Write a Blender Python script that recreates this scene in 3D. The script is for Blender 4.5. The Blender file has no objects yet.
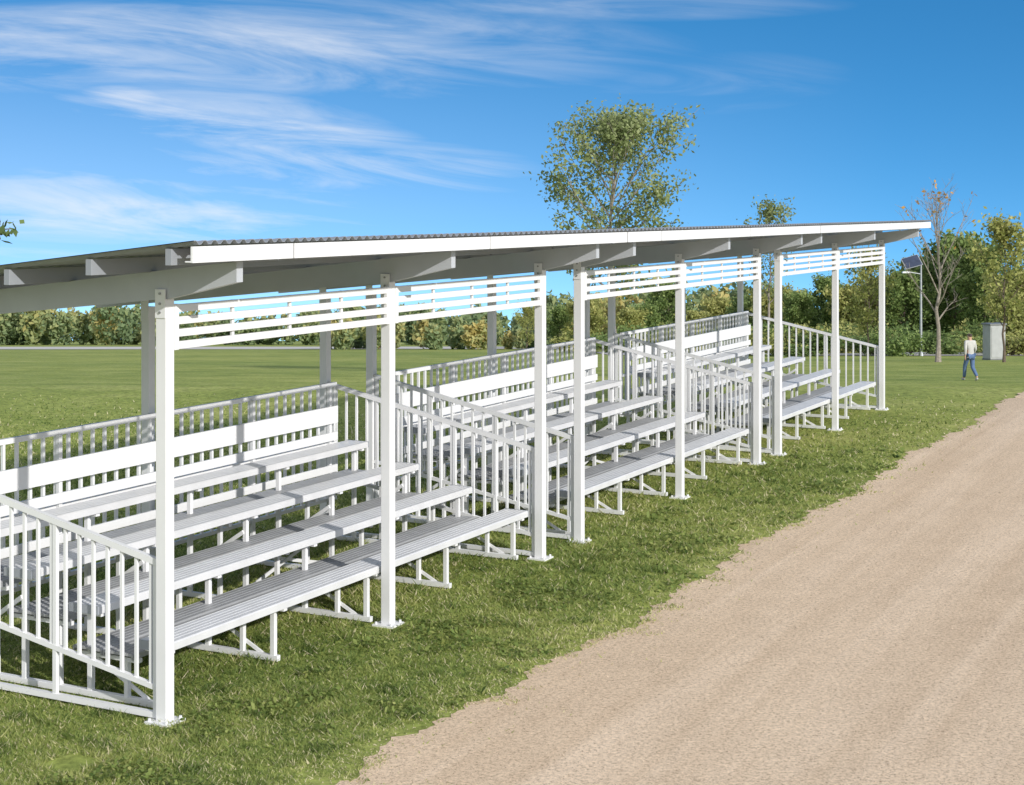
import bpy, math, random
import numpy as np
from mathutils import Vector, Matrix
random.seed(7); rng=np.random.default_rng(7)
scene=bpy.context.scene
COL=scene.collection
F=1600.0; CAMH=3.56
SD=(0.4618,0.8870); P0=(-2.403,11.08)
ANG=math.atan2(SD[1],SD[0])
def st2w(s,t):
    return P0[0]+SD[0]*s-SD[1]*t, P0[1]+SD[1]*s+SD[0]*t
def gz(y):
    y=np.asarray(y,float)
    a,b=30.0,48.0; h=b-a; zb=2-.0825*b; m=-.0825
    u=np.clip((y-a)/h,0,1)
    herm=(-2*u**3+3*u**2)*zb+(u**3-u**2)*h*m
    return np.where(y<=a,0.0,np.where(y>=b,2-.0825*y,herm))
def edge(s):
    s=np.asarray(s,float)
    return -1.74+.07*np.sin(s*.9+1)+.045*np.sin(s*2.7+.4)+.035*np.sin(s*6.1)+.025*np.sin(s*13.7+2)+.02*np.sin(s*29.+1)+.012*np.sin(s*61.)

# ---------------------------------------------------------------- materials
def newmat(name):
    m=bpy.data.materials.new(name); m.use_nodes=True
    nt=m.node_tree; b=nt.nodes["Principled BSDF"]; return m,nt,b
def N(nt,t,**k):
    n=nt.nodes.new(t)
    for a,v in k.items(): setattr(n,a,v)
    return n
def ramp(nt,stops):
    r=N(nt,"ShaderNodeValToRGB"); e=r.color_ramp.elements
    while len(e)<len(stops): e.new(0.5)
    for i,(p,c) in enumerate(stops):
        e[i].position=p; e[i].color=(c[0],c[1],c[2],1)
    return r
def simple(name,c,rough=.5,metal=0,var=.08,scale=6,bump=0.0):
    m,nt,b=newmat(name)
    tc=N(nt,"ShaderNodeTexCoord"); no=N(nt,"ShaderNodeTexNoise"); no.inputs["Scale"].default_value=scale; no.inputs["Detail"].default_value=4
    nt.links.new(tc.outputs["Object"],no.inputs["Vector"])
    r=ramp(nt,[(.3,[x*(1-var) for x in c]),(.7,[min(1,x*(1+var)) for x in c])])
    nt.links.new(no.outputs["Fac"],r.inputs[0]); nt.links.new(r.outputs[0],b.inputs["Base Color"])
    b.inputs["Roughness"].default_value=rough; b.inputs["Metallic"].default_value=metal
    if bump:
        bp=N(nt,"ShaderNodeBump"); bp.inputs["Strength"].default_value=bump; bp.inputs["Distance"].default_value=.01
        nt.links.new(no.outputs["Fac"],bp.inputs["Height"]); nt.links.new(bp.outputs[0],b.inputs["Normal"])
    return m
M_white=simple("white_powder_coat",(.78,.78,.785),.42,0,.03,3,0)
M_seat=simple("anodised_aluminium_plank",(.70,.70,.705),.40,.1,.06,5,0)
M_foot=simple("aluminium_foot_plank",(.36,.365,.37),.48,.1,.10,5,0)
M_roof=simple("painted_roof_sheet",(.28,.30,.33),.5,.1,.06,2)
M_beam=simple("light_grey_beam",(.30,.32,.35),.45,.05,.05,3)
M_raft=simple("pale_grey_rafter",(.48,.50,.53),.45,.0,.05,3)
M_bolt=simple("zinc_bolt",(.35,.35,.36),.35,.8,.1,20)
M_bark=simple("brown_bark",(.13,.10,.075),.9,0,.35,8,.5)
M_greybark=simple("grey_bark",(.27,.235,.20),.9,0,.3,8,.4)

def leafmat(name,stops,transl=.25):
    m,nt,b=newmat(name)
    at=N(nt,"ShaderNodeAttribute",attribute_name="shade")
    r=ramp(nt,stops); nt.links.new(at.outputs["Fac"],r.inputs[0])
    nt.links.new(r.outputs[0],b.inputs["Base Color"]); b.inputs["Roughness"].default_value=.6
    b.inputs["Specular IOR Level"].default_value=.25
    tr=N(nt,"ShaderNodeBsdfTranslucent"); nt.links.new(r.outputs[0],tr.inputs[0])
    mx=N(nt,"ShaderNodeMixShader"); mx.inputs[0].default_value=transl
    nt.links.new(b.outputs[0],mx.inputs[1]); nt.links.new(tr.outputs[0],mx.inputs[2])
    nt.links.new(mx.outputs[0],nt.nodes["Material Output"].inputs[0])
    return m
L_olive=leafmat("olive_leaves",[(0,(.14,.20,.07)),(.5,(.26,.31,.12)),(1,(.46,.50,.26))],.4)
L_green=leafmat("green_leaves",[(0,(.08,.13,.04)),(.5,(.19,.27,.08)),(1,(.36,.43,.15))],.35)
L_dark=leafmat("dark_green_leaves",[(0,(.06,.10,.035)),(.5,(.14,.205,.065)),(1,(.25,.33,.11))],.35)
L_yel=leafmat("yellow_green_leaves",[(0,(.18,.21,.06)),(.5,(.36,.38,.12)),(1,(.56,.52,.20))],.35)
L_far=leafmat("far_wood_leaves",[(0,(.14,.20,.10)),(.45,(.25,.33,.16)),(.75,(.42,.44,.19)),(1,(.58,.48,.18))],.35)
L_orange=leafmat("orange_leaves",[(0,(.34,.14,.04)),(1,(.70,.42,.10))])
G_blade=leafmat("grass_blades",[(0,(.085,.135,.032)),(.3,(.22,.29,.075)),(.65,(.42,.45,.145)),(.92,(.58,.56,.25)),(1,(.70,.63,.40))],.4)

def ground_mat():
    m,nt,b=newmat("grass_ground")
    g=N(nt,"ShaderNodeNewGeometry")
    n1=N(nt,"ShaderNodeTexNoise"); n1.inputs["Scale"].default_value=.35; n1.inputs["Detail"].default_value=8; n1.inputs["Roughness"].default_value=.72
    n2=N(nt,"ShaderNodeTexNoise"); n2.inputs["Scale"].default_value=8; n2.inputs["Detail"].default_value=8; n2.inputs["Roughness"].default_value=.8
    n3=N(nt,"ShaderNodeTexNoise"); n3.inputs["Scale"].default_value=.03; n3.inputs["Detail"].default_value=5
    for n in(n1,n2,n3): nt.links.new(g.outputs["Position"],n.inputs["Vector"])
    r1=ramp(nt,[(.3,(.20,.25,.065)),(.5,(.32,.36,.10)),(.7,(.46,.46,.17))])
    nt.links.new(n1.outputs["Fac"],r1.inputs[0])
    r2=ramp(nt,[(.30,(.22,.24,.20)),(.5,(.95,.95,.95)),(.70,(1.5,1.5,1.4))]); nt.links.new(n2.outputs["Fac"],r2.inputs[0])
    r3=ramp(nt,[(.3,(.78,.85,.76)),(.7,(1.22,1.14,1.1))]); nt.links.new(n3.outputs["Fac"],r3.inputs[0])
    a=N(nt,"ShaderNodeMix",data_type='RGBA',blend_type='MULTIPLY'); a.inputs[0].default_value=1
    nt.links.new(r1.outputs[0],a.inputs[6]); nt.links.new(r2.outputs[0],a.inputs[7])
    c=N(nt,"ShaderNodeMix",data_type='RGBA',blend_type='MULTIPLY'); c.inputs[0].default_value=1
    nt.links.new(a.outputs[2],c.inputs[6]); nt.links.new(r3.outputs[0],c.inputs[7])
    nt.links.new(c.outputs[2],b.inputs["Base Color"]); b.inputs["Roughness"].default_value=.9; b.inputs["Specular IOR Level"].default_value=.1
    bp=N(nt,"ShaderNodeBump"); bp.inputs["Strength"].default_value=.5; bp.inputs["Distance"].default_value=.03
    nt.links.new(n2.outputs["Fac"],bp.inputs["Height"]); nt.links.new(bp.outputs[0],b.inputs["Normal"])
    return m
def path_mat():
    m,nt,b=newmat("sandy_gravel")
    g=N(nt,"ShaderNodeNewGeometry")
    m0=N(nt,"ShaderNodeMapping"); m0.inputs["Rotation"].default_value=(0,0,-ANG)
    mp=N(nt,"ShaderNodeMapping"); mp.inputs["Scale"].default_value=(.10,2.4,1)
    nt.links.new(g.outputs["Position"],m0.inputs["Vector"]); nt.links.new(m0.outputs[0],mp.inputs["Vector"])
    ns=N(nt,"ShaderNodeTexNoise"); ns.inputs["Scale"].default_value=1.1; ns.inputs["Detail"].default_value=6; ns.inputs["Roughness"].default_value=.6; ns.inputs["Distortion"].default_value=.6
    nt.links.new(mp.outputs[0],ns.inputs["Vector"])
    nl=N(nt,"ShaderNodeTexNoise"); nl.inputs["Scale"].default_value=1.3; nl.inputs["Detail"].default_value=9; nl.inputs["Roughness"].default_value=.78
    nf=N(nt,"ShaderNodeTexNoise"); nf.inputs["Scale"].default_value=34; nf.inputs["Detail"].default_value=6; nf.inputs["Roughness"].default_value=.95
    vo=N(nt,"ShaderNodeTexVoronoi"); vo.inputs["Scale"].default_value=30
    vb=N(nt,"ShaderNodeTexVoronoi"); vb.inputs["Scale"].default_value=13
    for n in(nl,nf,vo,vb): nt.links.new(g.outputs["Position"],n.inputs["Vector"])
    r1=ramp(nt,[(.30,(.63,.475,.325)),(.5,(.70,.54,.38)),(.68,(.765,.60,.435))]); nt.links.new(ns.outputs["Fac"],r1.inputs[0])
    r2=ramp(nt,[(.30,(.90,.89,.88)),(.7,(1.06,1.06,1.06))]); nt.links.new(nl.outputs["Fac"],r2.inputs[0])
    r3=ramp(nt,[(.36,(.32,.29,.26)),(.46,(.90,.90,.90)),(.62,(1.30,1.30,1.30))]); nt.links.new(nf.outputs["Fac"],r3.inputs[0])
    r4=ramp(nt,[(.08,(.45,.42,.40)),(.18,(1,1,1))]); nt.links.new(vo.outputs["Distance"],r4.inputs[0])
    r5=ramp(nt,[(.04,(.50,.47,.44)),(.09,(1,1,1))]); nt.links.new(vb.outputs["Distance"],r5.inputs[0])
    prev=r1.outputs[0]
    for r in(r2,r3,r4,r5):
        a=N(nt,"ShaderNodeMix",data_type='RGBA',blend_type='MULTIPLY'); a.inputs[0].default_value=1
        nt.links.new(prev,a.inputs[6]); nt.links.new(r.outputs[0],a.inputs[7]); prev=a.outputs[2]
    nt.links.new(prev,b.inputs["Base Color"]); b.inputs["Roughness"].default_value=.95; b.inputs["Specular IOR Level"].default_value=.1
    bp=N(nt,"ShaderNodeBump"); bp.inputs["Strength"].default_value=.5; bp.inputs["Distance"].default_value=.008
    nt.links.new(nf.outputs["Fac"],bp.inputs["Height"])
    bp2=N(nt,"ShaderNodeBump"); bp2.inputs["Strength"].default_value=.25; bp2.inputs["Distance"].default_value=.012
    nt.links.new(ns.outputs["Fac"],bp2.inputs["Height"]); nt.links.new(bp.outputs[0],bp2.inputs["Normal"]); nt.links.new(bp2.outputs[0],b.inputs["Normal"])
    return m
M_ground=ground_mat(); M_path=path_mat()
M_stone=simple("gravel_stones",(.50,.40,.30),.9,0,.4,3)

# ---------------------------------------------------------------- mesh helpers
class MB:
    def __init__(s): s.v=[]; s.f=[]
    def hexa(s,vs):
        b=len(s.v); s.v+= [tuple(v) for v in vs]
        for f in((0,3,2,1),(4,5,6,7),(0,1,5,4),(1,2,6,5),(2,3,7,6),(3,0,4,7)): s.f.append(tuple(b+i for i in f))
    def box(s,x0,x1,y0,y1,z0,z1):
        s.hexa([(x0,y0,z0),(x1,y0,z0),(x1,y1,z0),(x0,y1,z0),(x0,y0,z1),(x1,y0,z1),(x1,y1,z1),(x0,y1,z1)])
    def beam(s,p0,p1,w,h,up=(0,0,1)):
        p0=Vector(p0);p1=Vector(p1);d=(p1-p0).normalized();u=Vector(up)
        if abs(d.dot(u))>.99: u=Vector((0,1,0))
        sd=d.cross(u).normalized(); u=sd.cross(d).normalized()
        a=sd*w/2;b=u*h/2
        s.hexa([p0-a-b,p0+a-b,p1+a-b,p1-a-b,p0-a+b,p0+a+b,p1+a+b,p1-a+b])
    def tube(s,p0,p1,r0,r1,n=6):
        p0=Vector(p0);p1=Vector(p1);d=(p1-p0)
        if d.length<1e-6:return
        d.normalize(); u=Vector((0,0,1)) if abs(d.z)<.9 else Vector((1,0,0))
        a=d.cross(u).normalized();b=a.cross(d); k=len(s.v)
        for p,r in((p0,r0),(p1,r1)):
            for i in range(n):
                t=2*math.pi*i/n; s.v.append(tuple(p+a*math.cos(t)*r+b*math.sin(t)*r))
        for i in range(n):
            j=(i+1)%n; s.f.append((k+i,k+j,k+n+j,k+n+i))
        s.f.append(tuple(k+n+i for i in range(n))); s.f.append(tuple(k+n-1-i for i in range(n)))
    def mesh(s,name,mat):
        m=bpy.data.meshes.new(name); m.from_pydata(s.v,[],s.f); m.update()
        m.materials.append(mat)
        import bmesh
        bm=bmesh.new(); bm.from_mesh(m); bmesh.ops.recalc_face_normals(bm,faces=bm.faces); bm.to_mesh(m); bm.free()
        return m
def add(name,mesh,parent=None,bevel=0):
    o=bpy.data.objects.new(name,mesh); COL.objects.link(o)
    if parent: o.parent=parent
    if bevel:
        b=o.modifiers.new("Bevel",'BEVEL'); b.width=bevel; b.segments=2; b.limit_method='ANGLE'
    return o
def top(o,label,cat,group=None):
    o["label"]=label;o["category"]=cat
    if group:o["group"]=group
def empty(name,loc=(0,0,0)):
    o=bpy.data.objects.new(name,None); o.location=loc; o.empty_display_size=.3; COL.objects.link(o); return o
def fastmesh(name,V,k,mat,shade=None):
    n=len(V)//k
    m=bpy.data.meshes.new(name); m.vertices.add(n*k); m.vertices.foreach_set("co",np.ascontiguousarray(V,dtype=np.float32).ravel())
    m.loops.add(n*k); m.loops.foreach_set("vertex_index",np.arange(n*k,dtype=np.int32))
    m.polygons.add(n); m.polygons.foreach_set("loop_start",np.arange(0,n*k,k,dtype=np.int32)); 
    try: m.polygons.foreach_set("loop_total",np.full(n,k,dtype=np.int32))
    except Exception: pass
    m.update(calc_edges=True)
    if shade is not None:
        a=m.attributes.new("shade",'FLOAT','FACE'); a.data.foreach_set("value",np.asarray(shade,dtype=np.float32))
    m.materials.append(mat); return m

# ---------------------------------------------------------------- covered bleacher
BAY=2.913; L=2*BAY; GAP=.93
TS=[.21,.85,1.49,2.12]; ZS=[.50,.69,.88,1.07]
RZ=lambda t:3.20-.11*(t+.64)      # rafter top
FD=.305                            # seat to footboard drop
def plank_mesh(name,w,th,s0,s1,mat,n=6,g=.010):
    pr=[(-w/2,-th),(-w/2,-.010),(-w/2+.008,-.001)]
    for i in range(n):
        x0=-w/2+.014+i*(w-.028)/n; x1=-w/2+.014+(i+1)*(w-.028)/n
        pr+=[(x0,0),(x1-g,0),(x1-g+.002,-.007),(x1-.002,-.007)]
    pr+=[(w/2-.008,-.001),(w/2,-.010),(w/2,-th),(w/2-.012,-th),(w/2-.012,-.02),(-w/2+.012,-.02),(-w/2+.012,-th)]
    mb=MB(); k=len(pr)
    for s in(s0,s1):
        for (t,z) in pr: mb.v.append((s,t,z))
    for i in range(k):
        j=(i+1)%k; mb.f.append((i,j,k+j,k+i))
    mb.f.append(tuple(range(k))); mb.f.append(tuple(range(2*k-1,k-1,-1)))
    return mb.mesh(name,mat)
def end_cap(mb,s,t,z,w,th): mb.box(s-.006,s+.006,t-w/2-.002,t+w/2+.002,z-th-.002,z+.002)

def build_unit(ov0,ov1):
    U=[]
    def part(name,mesh,par=None,bevel=0,loc=(0,0,0)):
        U.append((name,mesh,par,bevel,loc)); return len(U)-1
    for t,zt in((0,RZ(0)-.2),(2.62,RZ(2.62)-.2)):
        mb=MB(); mb.box(-.045,.045,-.045,.045,.015,zt+.003)
        me=mb.mesh("post",M_white)
        bp=MB(); bp.box(-.1,.1,-.1,.1,0,.016)
        for a in(-.075,.075):
            for b in(-.075,.075): bp.tube((a,b,.014),(a,b,.036),.011,.011,6)
        plate=bp.mesh("base_plate",M_white)
        br=MB(); br.box(-.053,-.0455,-.045,.045,zt-.13,zt+.07); bk=br.mesh("bracket",M_white)
        for s in(0,BAY,L):
            i=part("post",me,None,.004,(s,t,0)); part("base_plate",plate,i,0,(0,0,0)); part("bracket",bk,i,.002,(0,0,0))
            if t==0:
                for z in(zt-.09,zt-.03,zt+.04):
                    b1=MB(); b1.tube((-.050,.0,z),(-.062,.0,z),.009,.009,6); part("bolt",b1.mesh("bolt",M_bolt),i)
    # slat panels
    mb=MB()
    for z in(2.862,2.776,2.690,2.604): mb.box(.05,BAY-.05,-.014,.014,z-.027,z+.027)
    for s in(.74,BAY/2,BAY-.74): mb.box(s-.014,s+.014,.008,.030,2.577,2.889)
    for s in(.0705,BAY-.0705): mb.box(s-.024,s+.024,-.018,.0165,2.573,2.893)
    sp=mb.mesh("slat_panel",M_white)
    for s in(0,BAY): part("slat_panel",sp,None,.003,(s,-.03,0))
    # roof sheet
    n=int((L+ov0+ov1)/.1)*4; mb=MB()
    t0,t1=-.78,3.3
    s_=np.linspace(-ov0,L+ov1,n+1)
    prof=[.014,.014,-.008,-.008]
    for i,s in enumerate(s_):
        w=prof[i%4]
        for t in(t0,t1): mb.v.append((s,t,RZ(t)+.125+w))
        for t in(t0,t1): mb.v.append((s,t,RZ(t)+.120+w))
    for i in range(n):
        a=4*i;b=a+4
        mb.f+= [(a,b,b+1,a+1),(a+2,a+3,b+3,b+2),(a,a+2,b+2,b),(a+1,b+1,b+3,a+3)]
    r=part("roof",mb.mesh("roof",M_roof))
    mb=MB(); d=.2
    y0,y1=-.64,3.22
    a,b,c=RZ(y0),RZ(0),RZ(y1)
    mb.hexa([(-.035,y0,a-.14),(.035,y0,a-.14),(.035,-.06,b-d+.004),(-.035,-.06,b-d+.004),(-.035,y0,a),(.035,y0,a),(.035,-.06,b+.0066),(-.035,-.06,b+.0066)])
    mb.hexa([(-.0355,-.0605,b-d+.0066),(.0355,-.0605,b-d+.0066),(.0355,y1,c-d+.04),(-.0355,y1,c-d+.04),(-.0355,-.0605,b+.0066),(.0355,-.0605,b+.0066),(.0355,y1,c),(-.0355,y1,c)])
    ra=mb.mesh("rafter",M_raft)
    for s in(0,BAY,L): part("rafter",ra,r,0,(s,0,0))
    mb=MB()
    mb.box(-ov0+.03,L+ov1-.004,-.025,.025,.001,.108)
    pu=mb.mesh("purlin",M_beam)
    for t in(-.55,.12,.85,1.6,2.35,3.08): part("purlin",pu,r,.002,(0,t,RZ(t)-.003 if t>0 else RZ(t)))
    z=RZ(-.75)
    cuts=[-ov0+.002,.45,BAY+.42,L+ov1-.006]
    for a,b in zip(cuts,cuts[1:]):
        mb=MB()
        mb.box(a+.009,b-.009,-.765,-.745,z-.002,z+.103)
        mb.box(a+.009,b-.009,-.7455,-.70,z+.0,z+.010)
        part("fascia",mb.mesh("fascia",M_white),r,.002)
    for i,(t,z) in enumerate(zip(TS,ZS)):
        w=.27
        pm=plank_mesh("seat",w,.060,.13,L-.13,M_seat,5,.010); k=part("seat",pm,None,0,(0,t,z))
        for s in(.124,L-.124):
            c=MB(); end_cap(c,0,0,0,w,.060); part("end_cap",c.mesh("end_cap",M_beam),k,0,(s,0,0))
        if i>0:
            fz=z-FD
            fm=plank_mesh("footboard",.275,.045,.13,L-.13,M_foot,5,.012)
            for dt in(-.31,-.025): part("footboard",fm,None,0,(0,t+dt,fz))
    for (z0,z1,tt) in((1.245,1.43,2.385),(1.06,1.15,2.387),(.72,.80,2.389)):
        mb=MB(); mb.box(.10,L-.10,tt,2.415,z0,z1); part("backrest",mb.mesh("backrest",M_white),None,.005)
    # frames
    mb=MB()
    mb.box(-.0215,.0215,.16,2.50,.01,.055)
    for t,z in zip(TS,ZS):
        mb.box(-.02,.02,t-.02,t+.02,.05,z-.058)
        mb.box(-.024,.024,t-.115,t+.115,z-.090,z-.058)
    for i in(1,2,3):
        t=TS[i]; fz=ZS[i]-FD
        mb.box(-.0225,.0225,t-.46,t+.105,fz-.078,fz-.046)
        mb.box(-.019,.019,t-.36,t-.325,.05,fz-.07)
    mb.beam((-.023,2.46,.03),(-.023,1.5,.66),.016,.035)
    mb.beam((.023,.30,.03),(.023,.84,.30),.014,.030)
    mb.box(-.0205,.0205,2.416,2.455,.05,1.64); 
    mb.box(-.022,.022,2.13,2.43,.60,.635)
    fr=mb.mesh("frame",M_white)
    for s in(.20,1.555,2.90,4.27,5.63): part("frame",fr,None,.002,(s,0,0))
    for (a,b) in((2.90,4.27),):
        mb=MB(); mb.beam((a,1.53,.10),(b,1.53,.45),.012,.032); mb.beam((b,1.541,.10),(a,1.541,.45),.012,.032)
        part("cross_brace",mb.mesh("cross_brace",M_white))
    mb=MB(); t=2.475
    for z,h in((1.65,.045),(1.02,.035),(.42,.035)): mb.box(.02,L-.02,t-.02,t+.02,z-h/2,z+h/2)
    k=int((L-.1)/.15)
    for i in range(k+1):
        s=.05+i*(L-.1)/k; mb.box(s-.013,s+.013,t-.013,t+.013,.43,1.635)
    part("back_guardrail",mb.mesh("back_guardrail",M_white),None,0)
    mb=MB(); zt=lambda t:1.09+.215*t; zb=lambda t:.22+.175*t
    mb.beam((0,.05,zt(.05)),(0,2.57,zt(2.57)),.04,.045); mb.beam((0,.05,zb(.05)),(0,2.57,zb(2.57)),.036,.036)
    mb.box(-.019,.019,.048,2.57,.022,.062)
    for i in range(19):
        t=.12+i*.131
        if t<2.5: mb.box(-.011,.011,t-.011,t+.011,zb(t),zt(t))
    for t in(.075,1.0,1.86,2.54): mb.box(-.0155,.0155,t-.0165,t+.0165,.03,zt(t)-.01)
    eg=mb.mesh("end_guardrail",M_white)
    for s in(-.002,L+.002): part("end_guardrail",eg,None,.0,(s,0,0))
    return U
labels=["white covered bleacher with four aluminium rows on grass",
        "middle white roofed bleacher with picket guardrails beside gravel path",
        "white roofed bleacher with slatted top panels at end of row"]
A=build_unit(.66,GAP/2-.004); B=build_unit(GAP/2-.004,GAP/2-.004); C=build_unit(GAP/2-.004,.42)
for ui,U in enumerate((A,B,C)):
    x,y=st2w(ui*(L+GAP),0)
    e=empty("covered_bleacher",(x,y,0)); e.rotation_euler=(0,0,ANG)
    top(e,labels[ui],"bleacher","roofed bleachers in a row")
    made=[]
    for (name,me,par,bev,loc) in U:
        o=add(name,me,e if par is None else made[par],bev); o.location=loc; made.append(o)

# ---------------------------------------------------------------- ground
ys=list(np.arange(-60,28,4))+list(np.arange(28,62,1.0)); y=62.
while y<3500: ys.append(y); y*=1.12
xs=[0.]; x=6.
while x<3500: xs.append(x); x*=1.3
xs=sorted([-a for a in xs[1:]]+xs)
ys=np.array(ys); xs=np.array(xs); Z=gz(ys)
v=[(a,b,float(c)) for b,c in zip(ys,Z) for a in xs]; nx=len(xs)
f=[(j*nx+i,j*nx+i+1,(j+1)*nx+i+1,(j+1)*nx+i) for j in range(len(ys)-1) for i in range(nx-1)]
m=bpy.data.meshes.new("ground"); m.from_pydata(v,[],f); m.materials.append(M_ground); m.polygons.foreach_set("use_smooth",[True]*len(f))
g=add("ground",m); g["kind"]="structure"; g["label"]="mown grass field sloping gently away"
ss=np.arange(-22,70,.05); ed=edge(ss)
v=[];f=[]
offs=[0,.3,1.2,3,5.5,8]
for s,e in zip(ss,ed):
    for o in offs:
        X,Y=st2w(s,e-o); v.append((X,Y,float(gz(Y))+(.004 if Y<30 else .018)))
k=len(offs)
for i in range(len(ss)-1):
    for j in range(k-1): f.append((i*k+j+1,(i+1)*k+j+1,(i+1)*k+j,i*k+j))
m=bpy.data.meshes.new("path"); m.from_pydata(v,[],f); m.materials.append(M_path); m.update()
p=add("path",m); p["kind"]="structure"; p["label"]="sandy compacted gravel path"
def strip(name,y0f,y1f,x0,x1,mat,lbl):
    v=[];f=[]
    xx=np.linspace(x0,x1,60)
    for i,a in enumerate(xx):
        for fn in(y0f,y1f):
            Y=fn(a); v.append((a,Y,float(gz(Y))+.05))
    for i in range(59): f.append((2*i,2*i+2,2*i+3,2*i+1))
    m=bpy.data.meshes.new(name); m.from_pydata(v,[],f); m.materials.append(mat); o=add(name,m); o["kind"]="structure"; o["label"]=lbl
M_road=simple("pale_far_path",(.60,.55,.48),.9,0,.1,.1)
strip("far_path",lambda a:270+.12*a,lambda a:370.+.12*a,-260,60,M_road,"pale path crossing the field")
strip("side_path",lambda a:165-.2*a,lambda a:208-.2*a,10,130,M_road,"pale path by the trees")

# grass blades
def cam_samples(n,x0,x1,y0,y1):
    px=rng.uniform(x0,x1,n); py=rng.uniform(y0,y1,n)
    Y=CAMH*F/(py-208); X=(px-512)/F*Y
    return X,Y
def w2st(X,Y):
    dx=X-P0[0];dy=Y-P0[1]; return SD[0]*dx+SD[1]*dy, -SD[1]*dx+SD[0]*dy
def vn(x,y,f,ph): return .5+.25*(np.sin(x*f+ph+1.7*np.sin(y*f*.7+ph))+np.sin(y*f*1.1+ph*2+1.3*np.sin(x*f*.8)))
X,Y=cam_samples(500000,-160,1120,394,860)
S,T=w2st(X,Y)
rag=.34*(vn(X,Y,6.,.9)-.5)+.30*(vn(X,Y,15.,3.1)-.5)+.2*(vn(X,Y,2.3,5.)-.5)
dd_=T-edge(S)+rag
thin=np.clip((dd_+.15)/.55,0.,1)*.88+.12
keep=((dd_>-.10)|((dd_>-.6)&(rng.random(len(S))<.08)))&(rng.random(len(S))<thin)&(Y<31)&(rng.random(len(S))<np.clip((31-Y)/10,0,1))
U_=L+GAP; sm=np.mod(S,U_); onpl=np.zeros(len(S),bool)
for sp_ in(0,BAY,L): 
    for tp in(0,2.62): onpl|=(np.abs(sm-sp_)<.14)&(np.abs(T-tp)<.14)
keep&=~onpl
X,Y,S,T,dd_=X[keep],Y[keep],S[keep],T[keep],dd_[keep]
n=len(X)
clump=vn(X,Y,2.1,.3)*.3+vn(X,Y,5.3,1.9)*.3+vn(X,Y,15.,4.)*.4
tuft=np.clip((vn(X,Y,9.,2.)*vn(X,Y,11.3,.4)-.38)*6,0,1)
h=(.012+.027*rng.random(n)**1.5)*(.45+1.1*clump+.7*tuft)*np.clip(Y/14,.9,1.3)
tall_=rng.random(n)<.02; h[tall_]*=1.8
near=np.clip(1-(dd_)/.5,0,1); h*=1-.35*near
a=rng.uniform(0,2*np.pi,n); w=.0046*np.clip(Y/11,.9,2.2)*rng.uniform(.7,1.5,n)
la=rng.uniform(0,2*np.pi,n); ln=h*rng.uniform(.3,1.8,n)
z0=gz(Y)+.004*(T<edge(S))
V=np.zeros((n,3,3))
V[:,0]=np.stack([X-np.cos(a)*w,Y-np.sin(a)*w,z0],1); V[:,1]=np.stack([X+np.cos(a)*w,Y+np.sin(a)*w,z0],1)
V[:,2]=np.stack([X+np.cos(la)*ln,Y+np.sin(la)*ln,z0+h],1)
patch=vn(X,Y,1.1,5.); patch2=vn(X,Y,.45,1.)
sh=np.clip(-.10+.55*clump+.30*patch+.18*patch2-.15*tuft+rng.normal(0,.15,n)+.24*near,0,.92); dead=rng.random(n)<.07+.16*near+.08*patch; sh[dead]=1
Xw,Yw=cam_samples(120000,-50,1100,450,880); Sw,Tw=w2st(Xw,Yw)
mk=(vn(Xw,Yw,3.3,2.2)*.6+vn(Xw,Yw,8.,.7)*.4>.60)&(Tw>edge(Sw)+.04)&(Tw<-.12)
Xw,Yw=Xw[mk],Yw[mk]; nw=len(Xw)
r=.011*rng.uniform(.7,1.7,nw)*np.clip(Yw/12,.9,2); zz=gz(Yw)+rng.uniform(.010,.05,nw)
aw=rng.uniform(0,2*np.pi,nw); W=np.zeros((nw,4,3)); tl1=rng.normal(0,.5,nw); tl2=rng.normal(0,.5,nw)
for k4 in range(4):
    an=aw+k4*np.pi/2; rr=r*(1.3 if k4%2 else .8); ox=np.cos(an)*rr; oy=np.sin(an)*rr
    W[:,k4]=np.stack([Xw+ox,Yw+oy,zz+ox*tl1+oy*tl2],1)
gm=fastmesh("grass",V.reshape(-1,3),3,G_blade,sh)
go=add("grass",gm); go["kind"]="stuff"; go["label"]="short green grass blades"
wm=fastmesh("clover",W.reshape(-1,3),4,G_blade,np.clip(rng.normal(.33,.16,nw),0,.7))
wo=add("clover",wm); wo["kind"]="stuff"; wo["label"]="low clover and weed patches in the grass"
n=20000
X,Y=cam_samples(n,200,1150,400,880); S,T=w2st(X,Y)
d=edge(S)-T; keep=(d>-.15)&((rng.random(n)<np.exp(-np.abs(d)/.3))|(rng.random(n)<.45)); X,Y=X[keep],Y[keep]; n=len(X)
r=rng.uniform(.003,.008,n)*np.clip(Y/12,.9,1.8); base=np.array([[1,0,0],[-.5,.8,0],[-.5,-.8,0],[0,0,.9]])
fc=[(0,1,3),(1,2,3),(2,0,3)]
V=np.zeros((n,9,3)); a=rng.uniform(0,6.28,n)
for i,t3 in enumerate(fc):
    for j,q in enumerate(t3):
        b=base[q]; V[:,i*3+j]=np.stack([X+r*(b[0]*np.cos(a)-b[1]*np.sin(a)),Y+r*(b[0]*np.sin(a)+b[1]*np.cos(a)),gz(Y)+.006+r*b[2]],1)
so=add("gravel",fastmesh("gravel",V.reshape(-1,3),3,M_stone)); so["kind"]="stuff"; so["label"]="loose small stones on the path"

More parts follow.
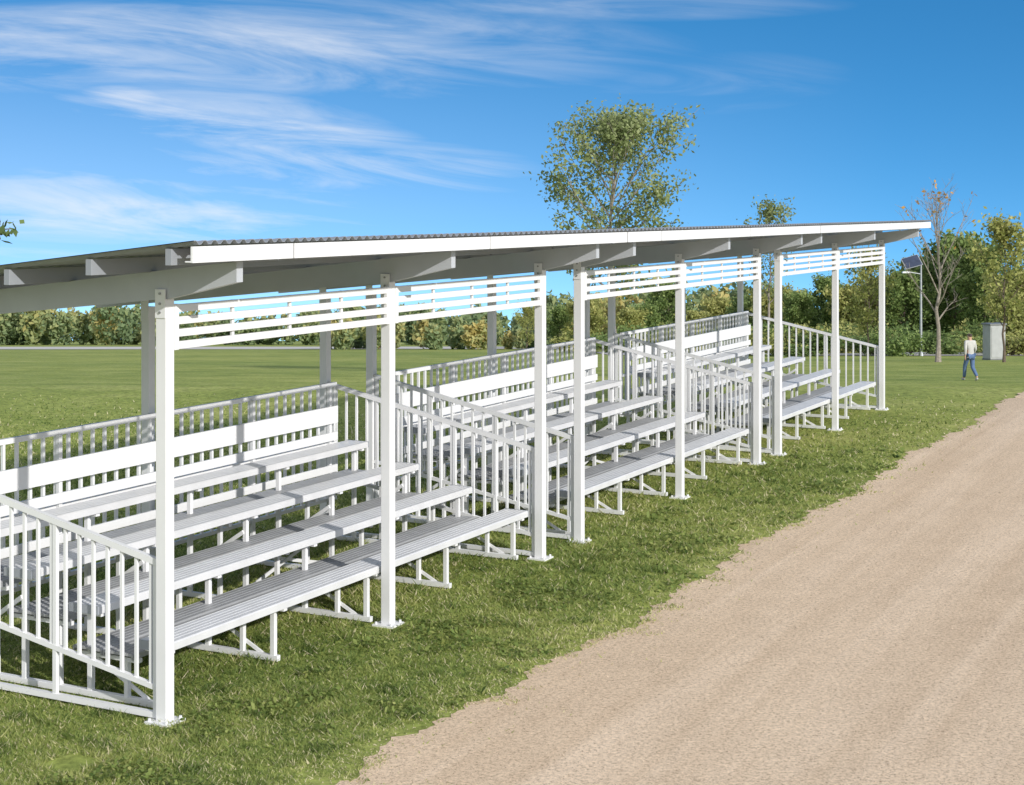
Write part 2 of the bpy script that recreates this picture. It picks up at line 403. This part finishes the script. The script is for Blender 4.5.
# ---------------------------------------------------------------- trees
def leaves(C,spread,size,mat,name,shade_fn=None,r=None):
    r=r or rng
    n=len(C); P=C+r.normal(0,1,(n,3))*np.asarray(spread)
    u=r.normal(0,1,(n,3)); u/=np.linalg.norm(u,axis=1)[:,None]
    w=r.normal(0,1,(n,3)); w-=u*(u*w).sum(1)[:,None]; w/=np.linalg.norm(w,axis=1)[:,None]
    sz=size*r.uniform(.6,1.4,n)[:,None]
    V=np.stack([P-u*sz,P+w*sz*.55,P+u*sz,P-w*sz*.55],1)
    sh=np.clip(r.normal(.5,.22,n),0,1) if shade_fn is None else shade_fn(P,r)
    return fastmesh(name,V.reshape(-1,3),4,mat,sh)
def tree_meshes(seed,H,h0,R,nlat,nleaf,lsize,lmat,bark,tr=.16,el=40,shape=.75,nsub=6,spread=.25,twigs=0,leaf_hmin=0,gam=1.2):
    rd=random.Random(seed); r=np.random.default_rng(seed)
    mb=MB(); pts=[]
    segs=9; path=[]
    for i in range(segs+1):
        z=H*.95*i/segs; q=Vector((rd.uniform(-1,1)*.012*H*(i>0),rd.uniform(-1,1)*.012*H*(i>0),z-.15*(i==0))); path.append(q)
    rad=lambda z:max(.012,tr*(1-z/H)**.9*(1+.5*max(0,1-z/(.06*H))))
    for a,b in zip(path,path[1:]): mb.tube(a,b,rad(max(a.z,0)),rad(b.z),8)
    def at(z):
        for a,b in zip(path,path[1:]):
            if a.z<=z<=b.z: return a.lerp(b,(z-a.z)/(b.z-a.z))
        return path[-1]
    for i in range(nlat):
        u=(i+.5)/nlat; z=h0+(H*.93-h0)*u**.9
        er=R*math.sin(math.pi*min(1,(.10+.86*u))**shape)*rd.uniform(.7,1.15)
        e=math.radians(el+30*u+rd.uniform(-10,10)); az=i*2.4+rd.uniform(-.5,.5)
        ln=er/max(.35,math.cos(e)); ln=min(ln,(H-z)/max(.2,math.sin(e))*1.0+.2)
        o=at(z); d=Vector((math.cos(az)*math.cos(e),math.sin(az)*math.cos(e),math.sin(e)))
        r0=rad(z)*.5; q=o; ns=4; ql=[o]
        for k in range(ns):
            d2=(d+Vector((rd.uniform(-.15,.15),rd.uniform(-.15,.15),.05*k))).normalized(); q2=q+d2*ln/ns
            mb.tube(q,q2,r0*(1-k/ns)+.01,r0*(1-(k+1)/ns)+.008,5); q=q2; ql.append(q)
        for k in range(nsub):
            f=.25+.75*(k+.5)/nsub; idx=min(ns-1,int(f*ns)); b=ql[idx].lerp(ql[idx+1],f*ns-idx)
            a2=rd.uniform(0,6.28); dd=(d*.8+Vector((math.cos(a2),math.sin(a2),rd.uniform(-.2,.7)))*.8).normalized()
            l2=ln*.42*(1.1-f*.5)*rd.uniform(.6,1.2); c=b+dd*l2
            mb.tube(b,c,r0*.3+.006,.006,4)
            for j in range(5): pts.append(b.lerp(c,.2+.8*j/4))
            for j in range(twigs):
                g=b.lerp(c,rd.uniform(.3,1)); a3=rd.uniform(0,6.28)
                mb.tube(g,g+(dd+Vector((math.cos(a3),math.sin(a3),rd.uniform(0,.9)))).normalized()*l2*rd.uniform(.25,.6),.012,.006,3)
        pts+= [q]*3
    P=np.array([tuple(q) for q in pts]); P=P[P[:,2]>leaf_hmin]
    w=r.gamma(gam,1,len(P)); w/=w.sum()
    C=P[r.choice(len(P),nleaf,p=w)]
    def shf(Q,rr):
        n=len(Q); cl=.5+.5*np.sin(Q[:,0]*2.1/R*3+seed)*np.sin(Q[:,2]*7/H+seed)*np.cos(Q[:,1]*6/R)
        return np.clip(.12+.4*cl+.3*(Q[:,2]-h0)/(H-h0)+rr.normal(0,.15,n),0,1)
    return mb.mesh("trunk",bark), leaves(C,spread,lsize,lmat,"crown",shf,r)
def put_tree(meshes,px,d,label,group=None,scale=1,rot=0,name="tree",X=None,cat="tree"):
    x=(px-512)/F*d if X is None else X
    e=empty(name,(x,d,float(gz(d)))); e.scale=(scale,)*3; e.rotation_euler=(0,0,rot)
    a=add("trunk",meshes[0],e); b=add("crown",meshes[1],e); top(e,label,cat,group); return e
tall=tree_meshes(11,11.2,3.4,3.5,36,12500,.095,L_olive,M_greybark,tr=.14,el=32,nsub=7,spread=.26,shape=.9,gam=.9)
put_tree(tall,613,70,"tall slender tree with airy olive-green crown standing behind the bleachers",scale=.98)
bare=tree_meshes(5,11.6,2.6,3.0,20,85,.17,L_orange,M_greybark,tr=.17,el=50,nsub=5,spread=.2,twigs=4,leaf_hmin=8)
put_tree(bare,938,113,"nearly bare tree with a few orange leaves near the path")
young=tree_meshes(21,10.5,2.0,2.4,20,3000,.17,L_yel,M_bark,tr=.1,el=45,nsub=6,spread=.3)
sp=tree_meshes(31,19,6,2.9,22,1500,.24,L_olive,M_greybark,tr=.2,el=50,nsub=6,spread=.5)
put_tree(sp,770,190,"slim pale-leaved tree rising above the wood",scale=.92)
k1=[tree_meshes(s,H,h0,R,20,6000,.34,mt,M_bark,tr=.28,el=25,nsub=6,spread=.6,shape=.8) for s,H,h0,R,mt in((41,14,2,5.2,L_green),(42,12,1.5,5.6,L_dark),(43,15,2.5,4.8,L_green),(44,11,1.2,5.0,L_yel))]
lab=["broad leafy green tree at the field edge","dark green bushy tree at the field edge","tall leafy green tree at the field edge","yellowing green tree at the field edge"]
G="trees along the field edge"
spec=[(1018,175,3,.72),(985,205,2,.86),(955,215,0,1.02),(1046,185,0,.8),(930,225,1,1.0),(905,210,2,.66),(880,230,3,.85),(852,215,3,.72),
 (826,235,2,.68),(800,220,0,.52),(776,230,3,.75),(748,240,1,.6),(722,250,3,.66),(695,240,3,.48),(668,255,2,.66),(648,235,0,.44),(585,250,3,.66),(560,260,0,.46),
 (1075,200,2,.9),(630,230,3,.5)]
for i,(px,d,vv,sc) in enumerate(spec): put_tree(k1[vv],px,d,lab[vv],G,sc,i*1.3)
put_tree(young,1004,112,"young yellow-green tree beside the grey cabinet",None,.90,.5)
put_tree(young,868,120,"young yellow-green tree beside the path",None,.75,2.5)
put_tree(young,527,140,"small young tree in the open field",None,.42,1.1)
def shrub_mesh(seed,mat):
    r=np.random.default_rng(seed); C=[]
    mb=MB()
    for i in range(7):
        a=r.uniform(0,6.28); q=Vector((math.cos(a)*1.1,math.sin(a)*1.1,1.5+r.uniform(0,.8))); mb.tube((0,0,0),q,.05,.015,5)
    for i in range(9):
        c=np.array([r.normal(0,1.1),r.normal(0,1.1),r.uniform(.6,1.9)]); C.append(np.repeat(c[None],260,0)+r.normal(0,.45,(260,3)))
    C=np.concatenate(C); C[:,2]=np.abs(C[:,2])
    return mb.mesh("stem",M_bark),leaves(C,.12,.16,mat,"foliage",None,r)
shr=[shrub_mesh(61,L_yel),shrub_mesh(62,L_green),shrub_mesh(63,L_dark)]
slab=["yellow-green rounded shrub on grass","green rounded shrub on grass","dark green rounded shrub on grass"]
for i in range(34):
    px=rng.uniform(560,1040); d=rng.uniform(150,205); vv=int(rng.choice([0,0,0,1,2])); x=(px-512)/F*d
    e=empty("shrub",(x,d,float(gz(d)))); e.scale=(rng.uniform(.9,1.7),)*2+(rng.uniform(.7,1.4),); e.rotation_euler=(0,0,rng.uniform(0,6))
    add("stem",shr[vv][0],e); add("foliage",shr[vv][1],e); top(e,slab[vv],"shrub","shrubs in front of the wood")
def wood(name,px0,px1,d0,d1,hmin,hmax,ncr,nl,size,mat,label,yel=None):
    r=np.random.default_rng(len(name)+int(d0)); Cs=[];
    shs=[]
    for i in range(ncr):
        px=r.uniform(px0,px1); d=r.uniform(d0,d1); x=(px-512)/F*d; H=r.uniform(hmin,hmax)*(1+.18*math.sin(px*.021)+.1*math.sin(px*.07)); R=H*r.uniform(.28,.45)
        q=r.normal(0,1,(nl,3)); q/=np.linalg.norm(q,axis=1)[:,None]; q*=(r.uniform(.25,1,nl)**.5)[:,None]
        q+= .18*np.sin(q[:,[1,2,0]]*7+i)
        P=np.stack([x+q[:,0]*R,d+q[:,1]*R,gz(d)+H*.5+q[:,2]*H*.5],1)
        base=r.uniform(.22,.58)+(.32 if yel and yel(px,r) else 0)
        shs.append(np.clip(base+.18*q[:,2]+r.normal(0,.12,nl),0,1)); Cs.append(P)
    C=np.concatenate(Cs); S_=np.concatenate(shs)
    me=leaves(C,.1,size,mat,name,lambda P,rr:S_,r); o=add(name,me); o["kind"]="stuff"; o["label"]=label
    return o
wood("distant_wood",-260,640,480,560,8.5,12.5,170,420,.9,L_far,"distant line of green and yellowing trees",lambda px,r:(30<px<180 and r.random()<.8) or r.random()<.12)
wood("distant_wood_behind",520,1160,290,360,7.5,12.5,100,500,.75,L_far,"dense green wood behind the field",lambda px,r:r.random()<.2)
wood("low_scrub",330,800,255,285,3,5.5,60,350,.5,L_far,"low yellow-green scrub along the field edge",lambda px,r:r.random()<.6)

mb=MB(); bx,by=-7.4,14.0
mb.tube((0,0,-.1),(0,.05,2.2),.10,.07,8); mb.tube((0,.05,2.2),(-.2,.1,4.6),.07,.02,8)
tips=[]
rd=random.Random(3)
for i in range(14):
    z=1.9+i*.18; a=i*2.4; l=1.2; p=Vector((-.1*(z-2)/2.,.05,z)); q=p+Vector((math.cos(a)*l-.3,math.sin(a)*l,.6)); mb.tube(p,q,.03,.008,5); tips.append((p,q))
p=Vector((0,.05,2.9)); q1=Vector((1.4,-.1,3.25)); q2=Vector((3.06,-.15,3.38)); mb.tube(p,q1,.035,.018,5); mb.tube(q1,q2,.018,.005,5)
C=[]
for a,b in tips:
    for j in range(120): C.append(tuple(a.lerp(b,rd.uniform(.3,1.1))+Vector((rd.gauss(0,.16),rd.gauss(0,.16),rd.gauss(0,.16)))))
for j in range(80): C.append(tuple(q1.lerp(q2,rd.uniform(.6,1.03))+Vector((rd.gauss(0,.03),rd.gauss(0,.03),rd.gauss(0,.045)))))
side=(mb.mesh("trunk",M_bark),leaves(np.array(C),.01,.045,L_dark,"crown"))
put_tree(side,0,by,"small tree with one long leafy branch behind the bleacher",X=bx)

# ---------------------------------------------------------------- solar street lamp
M_pole=simple("galvanised_pole",(.45,.47,.50),.4,.5,.08,4)
M_panel=simple("solar_cells",(.05,.065,.11),.25,.2,.2,3)
M_lens=simple("lamp_lens",(.7,.72,.72),.2,0,.05,3)
d=156; e=empty("street_lamp",((921-512)/F*d,d,float(gz(d)))); top(e,"tall grey solar street lamp beside the trees","street lamp")
mb=MB(); mb.tube((0,0,0),(0,0,9.2),.13,.08,10); mb.tube((0,0,0),(0,0,.35),.24,.2,10); mb.beam((0,0,8.0),(-1.2,-.2,8.2),.08,.08); mb.beam((0,0,9.0),(-.9,.05,9.1),.09,.09); add("pole",mb.mesh("pole",M_pole),e)
nrm=(-.2,-.72,.66)
mb=MB(); mb.beam((-1.65,-.08,8.98),(-.15,-.05,9.40),1.3,.07,nrm); add("solar_panel",mb.mesh("solar_panel",M_panel),e)
mb=MB(); mb.beam((-1.72,-.07,8.95),(-.08,-.04,9.41),1.42,.045,nrm); add("panel_frame",mb.mesh("panel_frame",M_pole),e)
mb=MB(); mb.hexa([(-1.9,-.35,8.10),(-1.1,-.35,8.10),(-1.1,.05,8.10),(-1.9,.05,8.10),(-1.8,-.3,8.25),(-1.15,-.3,8.27),(-1.15,0,8.27),(-1.8,0,8.25)]); add("lamp_head",mb.mesh("lamp_head",M_lens),e)
M_cab=simple("grey_cabinet_paint",(.38,.39,.39),.5,.05,.08,2); M_cabd=simple("dark_grey_trim",(.18,.185,.19),.5,.1,.1,2)
d=125; e=empty("service_cabinet",((994-512)/F*d,d,float(gz(d)))); e.rotation_euler=(0,0,.35); top(e,"tall grey metal service cabinet on the grass","cabinet")
mb=MB(); mb.box(-.7,.7,-.5,.5,.12,2.75); add("body",mb.mesh("body",M_cab),e,.03)
mb=MB(); mb.box(-.78,.78,-.58,.58,2.751,2.88); add("roof_cap",mb.mesh("roof_cap",M_cabd),e,.02)
mb=MB(); mb.box(-.72,.72,-.53,.53,0,.119); add("plinth",mb.mesh("plinth",M_cabd),e)
mb=MB(); mb.box(-.6,.6,-.53,-.503,.25,2.6); dd=add("door",mb.mesh("door",M_cab),e,.01)
mb=MB(); mb.tube((.48,-.56,1.3),(.48,-.56,1.6),.025,.025,8); add("handle",mb.mesh("handle",M_cabd),dd)

# ---------------------------------------------------------------- person
def skin_obj(name,verts,edges,radii,mat,parent,root=0,sub=2):
    m=bpy.data.meshes.new(name); m.from_pydata(verts,edges,[]); m.materials.append(mat)
    o=add(name,m,parent); sk=o.modifiers.new("Skin",'SKIN'); sk.use_smooth_shade=True
    dt=m.skin_vertices[0].data
    for i,r in enumerate(radii):
        dt[i].radius=(r,r) if not isinstance(r,tuple) else r; dt[i].use_root=(i==root)
    su=o.modifiers.new("Sub",'SUBSURF'); su.levels=sub; su.render_levels=sub
    return o
M_skin=simple("skin",(.50,.30,.21),.55,0,.05,5); M_hair=simple("dark_hair",(.05,.035,.025),.7,0,.3,30,.3)
M_shirt=simple("pale_beige_shirt",(.50,.49,.46),.85,0,.10,8,.3); M_jean=simple("blue_jeans",(.09,.15,.28),.85,0,.2,14,.2); M_shoe=simple("white_shoes",(.4,.4,.4),.6,0,.1,8)
d=61; pe=empty("person",((970-512)/F*d,d,float(gz(d)))); pe.rotation_euler=(0,0,.25); pe.scale=(1.04,)*3
top(pe,"person in pale long-sleeved top and blue jeans walking away on grass","person")
SH={-1:(-.175,.0,1.43),1:(.175,.0,1.43)}; EL={-1:(-.25,-.12,1.18),1:(.24,.02,1.16)}; WR={-1:(-.25,-.10,.94),1:(.26,.20,.98)}
HI={-1:(-.09,0,.92),1:(.09,0,.92)}; KN={-1:(-.09,.20,.54),1:(.08,-.04,.50)}; AN={-1:(-.08,.27,.10),1:(.08,-.36,.19)}; TO={-1:(-.09,.43,.03),1:(.09,-.24,.04)}
vs=[(0,0,.96),(0,0,1.15),(0,-.01,1.34),(0,-.005,1.47),(0,.012,1.55),(0,.02,1.63),(0,.015,1.70),(0,.005,1.74)]
rs=[(.15,.105),(.125,.095),(.150,.105),(.062,.062),(.062,.068),(.074,.092),(.066,.084),(.035,.04)]
ed_=[(0,1),(1,2),(2,3),(3,4),(4,5),(5,6),(6,7)]
vs+=[(0,.125,1.615)]; rs+=[.012]; ed_+=[(5,8)]
for sx in(-1,1):
    vs.append((sx*.085,.01,1.625)); rs.append(.014); ed_.append((5,len(vs)-1))
for sx in(-1,1):
    b=len(vs); w=Vector(WR[sx]); dr=(w-Vector(EL[sx])).normalized(); palm=w+dr*.06; kn=w+dr*.10
    vs+=[SH[sx],EL[sx],WR[sx],tuple(palm),tuple(kn)]; rs+=[.058,.042,.027,(.02,.038),(.016,.036)]; ed_+=[(2,b),(b,b+1),(b+1,b+2),(b+2,b+3),(b+3,b+4)]
    for fi,(off,ln) in enumerate(((-.032,.07),(-.011,.08),(.011,.075),(.031,.06))):
        c=len(vs); p=kn+Vector((0,off,-.005)); q=p+dr*ln*.5; r_=q+dr*ln*.4+Vector((-sx*.015,0,0)); vs+=[tuple(p),tuple(q),tuple(r_)]; rs+=[.009,.0085,.007]; ed_+=[(b+4,c),(c,c+1),(c+1,c+2)]
    c=len(vs); p=w+dr*.04+Vector((0,.035,0)); q=p+dr*.035+Vector((-sx*.008,.02,0)); vs+=[tuple(p),tuple(q)]; rs+=[.011,.009]; ed_+=[(b+3,c),(c,c+1)]
for sx in(-1,1):
    b=len(vs); vs+=[HI[sx],KN[sx],AN[sx],TO[sx]]; rs+=[.085,.056,.038,.035]; ed_+=[(0,b),(b,b+1),(b+1,b+2),(b+2,b+3)]
skin_obj("body",vs,ed_,rs,M_skin,pe)
vs=[(0,0,.88),(0,0,1.0),(0,0,1.15),(0,-.01,1.34),(0,-.005,1.46)]; rs=[(.165,.13),(.160,.125),(.145,.12),(.17,.13),(.075,.08)]; ed_=[(0,1),(1,2),(2,3),(3,4)]
for sx in(-1,1):
    b=len(vs); vs+=[SH[sx],EL[sx],tuple(Vector(WR[sx]).lerp(Vector(EL[sx]),.1))]; rs+=[.074,.056,.042]; ed_+=[(3,b),(b,b+1),(b+1,b+2)]
skin_obj("shirt",vs,ed_,rs,M_shirt,pe,1)
vs=[(0,0,.95)]; rs=[(.155,.12)]; ed_=[]
for sx in(-1,1):
    b=len(vs); vs+=[HI[sx],KN[sx],AN[sx]]; rs+=[.105,.078,.062]; ed_+=[(0,b),(b,b+1),(b+1,b+2)]
skin_obj("trousers",vs,ed_,rs,M_jean,pe)
for sx in(-1,1):
    a=Vector(AN[sx])+Vector((0,-.03,-.05)); skin_obj("shoe",[tuple(a),tuple(a.lerp(Vector(TO[sx]),.5)),TO[sx]],[(0,1),(1,2)],[(.045,.045),(.045,.045),(.042,.032)],M_shoe,pe,0,1)
skin_obj("hair",[(0,-.02,1.60),(0,-.012,1.67),(0,.0,1.74)],[(0,1),(1,2)],[(.078,.075),(.088,.094),(.06,.07)],M_hair,pe)

# ---------------------------------------------------------------- camera, light, sky
cam=bpy.data.cameras.new("camera"); co=bpy.data.objects.new("camera",cam); COL.objects.link(co); scene.camera=co
co.location=(0,0,CAMH); co.rotation_euler=(math.radians(90),0,0); cam.lens=36*F/1024; cam.sensor_width=36; cam.shift_y=-184.5/1024; cam.clip_end=6000; cam.clip_start=.1
elv=math.radians(23); az=math.radians(142)
Sv=Vector((math.sin(az)*math.cos(elv),math.cos(az)*math.cos(elv),math.sin(elv)))
sl=bpy.data.lights.new("sun",'SUN'); sl.energy=3.9; sl.angle=math.radians(.7); sl.color=(1,.97,.93)
so=bpy.data.objects.new("sun",sl); COL.objects.link(so); so.rotation_euler=Sv.to_track_quat('Z','Y').to_euler(); so.location=(20,-30,40)
w=bpy.data.worlds.new("World"); scene.world=w; w.use_nodes=True; nt=w.node_tree; bg=nt.nodes["Background"]
sky=N(nt,"ShaderNodeTexSky",sky_type='NISHITA'); sky.sun_disc=False; sky.sun_elevation=elv; sky.sun_rotation=az; sky.air_density=1.0; sky.dust_density=.2; sky.ozone_density=2.5
tc=N(nt,"ShaderNodeTexCoord"); sx=N(nt,"ShaderNodeSeparateXYZ"); nt.links.new(tc.outputs["Generated"],sx.inputs[0])
def mth(op,a,b=None,c=None,clamp=False):
    n=N(nt,"ShaderNodeMath",operation=op); n.use_clamp=clamp
    for i,x in enumerate((a,b,c)):
        if x is None: continue
        if isinstance(x,(int,float)): n.inputs[i].default_value=x
        else: nt.links.new(x,n.inputs[i])
    return n.outputs[0]
z2=mth('ADD',mth('MULTIPLY',sx.outputs[2],2.4),.32)
cb=N(nt,"ShaderNodeCombineXYZ"); nt.links.new(sx.outputs[0],cb.inputs[0]); nt.links.new(sx.outputs[1],cb.inputs[1]); nt.links.new(z2,cb.inputs[2])
nm=N(nt,"ShaderNodeVectorMath",operation='NORMALIZE'); nt.links.new(cb.outputs[0],nm.inputs[0]); nt.links.new(nm.outputs[0],sky.inputs[0])
hs=N(nt,"ShaderNodeHueSaturation"); hs.inputs["Hue"].default_value=.495; hs.inputs["Saturation"].default_value=1.34; hs.inputs["Value"].default_value=1.48; nt.links.new(sky.outputs[0],hs.inputs["Color"])
yy=mth('MAXIMUM',sx.outputs[1],.08); u=mth('DIVIDE',sx.outputs[0],yy); v_=mth('DIVIDE',sx.outputs[2],yy)
cv=N(nt,"ShaderNodeCombineXYZ"); nt.links.new(mth('MULTIPLY',u,5.2),cv.inputs[0]); nt.links.new(mth('ADD',mth('MULTIPLY',v_,36.),mth('MULTIPLY',u,3.5)),cv.inputs[1]); cv.inputs[2].default_value=2.7
n1=N(nt,"ShaderNodeTexNoise"); n1.inputs["Scale"].default_value=1.0; n1.inputs["Detail"].default_value=9; n1.inputs["Roughness"].default_value=.62; n1.inputs["Distortion"].default_value=.9; nt.links.new(cv.outputs[0],n1.inputs["Vector"])
def blob(cx,cy,rx,ry,tilt=0):
    uc=(cx-512)/F; vc=(208-cy)/F
    du=mth('SUBTRACT',u,uc); dv=mth('SUBTRACT',mth('SUBTRACT',v_,vc),mth('MULTIPLY',du,tilt))
    a=mth('POWER',mth('ABSOLUTE',mth('DIVIDE',du,rx/F)),2); b=mth('POWER',mth('ABSOLUTE',mth('DIVIDE',dv,ry/F)),2)
    return mth('SUBTRACT',1,mth('ADD',a,b),None,True)
tot=None
for (cx,cy,rx,ry,tl,wt) in((180,45,540,62,-.02,.62),(240,125,210,44,-.12,.85),(330,165,260,36,-.05,.7),(60,215,460,60,.0,.7),(700,85,160,35,.05,.18),(600,5,260,18,0,.3),(130,98,60,16,-.1,.9)):
    bb=mth('MULTIPLY',blob(cx,cy,rx,ry,tl),wt); tot=bb if tot is None else mth('MAXIMUM',tot,bb)
cr=N(nt,"ShaderNodeMapRange"); cr.interpolation_type='SMOOTHSTEP'; cr.inputs["From Min"].default_value=.30; cr.inputs["From Max"].default_value=.82; nt.links.new(n1.outputs["Fac"],cr.inputs["Value"])
fac=mth('MULTIPLY',mth('MULTIPLY',cr.outputs[0],tot),1.1,None,True)
veil=mth('MULTIPLY',mth('MULTIPLY',mth('SUBTRACT',.24,u,None,True),mth('SUBTRACT',1,mth('MULTIPLY',v_,8.),None,True)),.38,None,True)
fac=mth('MAXIMUM',fac,veil)
back_fill=mth('MULTIPLY',mth('SUBTRACT',.45,sx.outputs[1]),1.6,None,True)  # unseen white haze behind camera and overhead, added as neutral fill light
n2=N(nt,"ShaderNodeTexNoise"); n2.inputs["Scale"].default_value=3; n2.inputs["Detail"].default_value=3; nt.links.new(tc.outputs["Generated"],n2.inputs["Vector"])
back_fill=mth('MULTIPLY',back_fill,mth('ADD',mth('MULTIPLY',n2.outputs["Fac"],.8),.45,None,True))
fac=mth('MAXIMUM',fac,mth('MULTIPLY',back_fill,.95))
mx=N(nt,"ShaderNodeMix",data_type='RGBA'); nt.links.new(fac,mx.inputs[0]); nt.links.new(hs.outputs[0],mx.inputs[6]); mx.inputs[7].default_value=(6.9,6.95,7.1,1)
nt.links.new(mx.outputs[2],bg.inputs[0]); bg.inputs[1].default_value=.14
scene.view_settings.view_transform='Standard'; scene.view_settings.look='None'; scene.view_settings.exposure=0
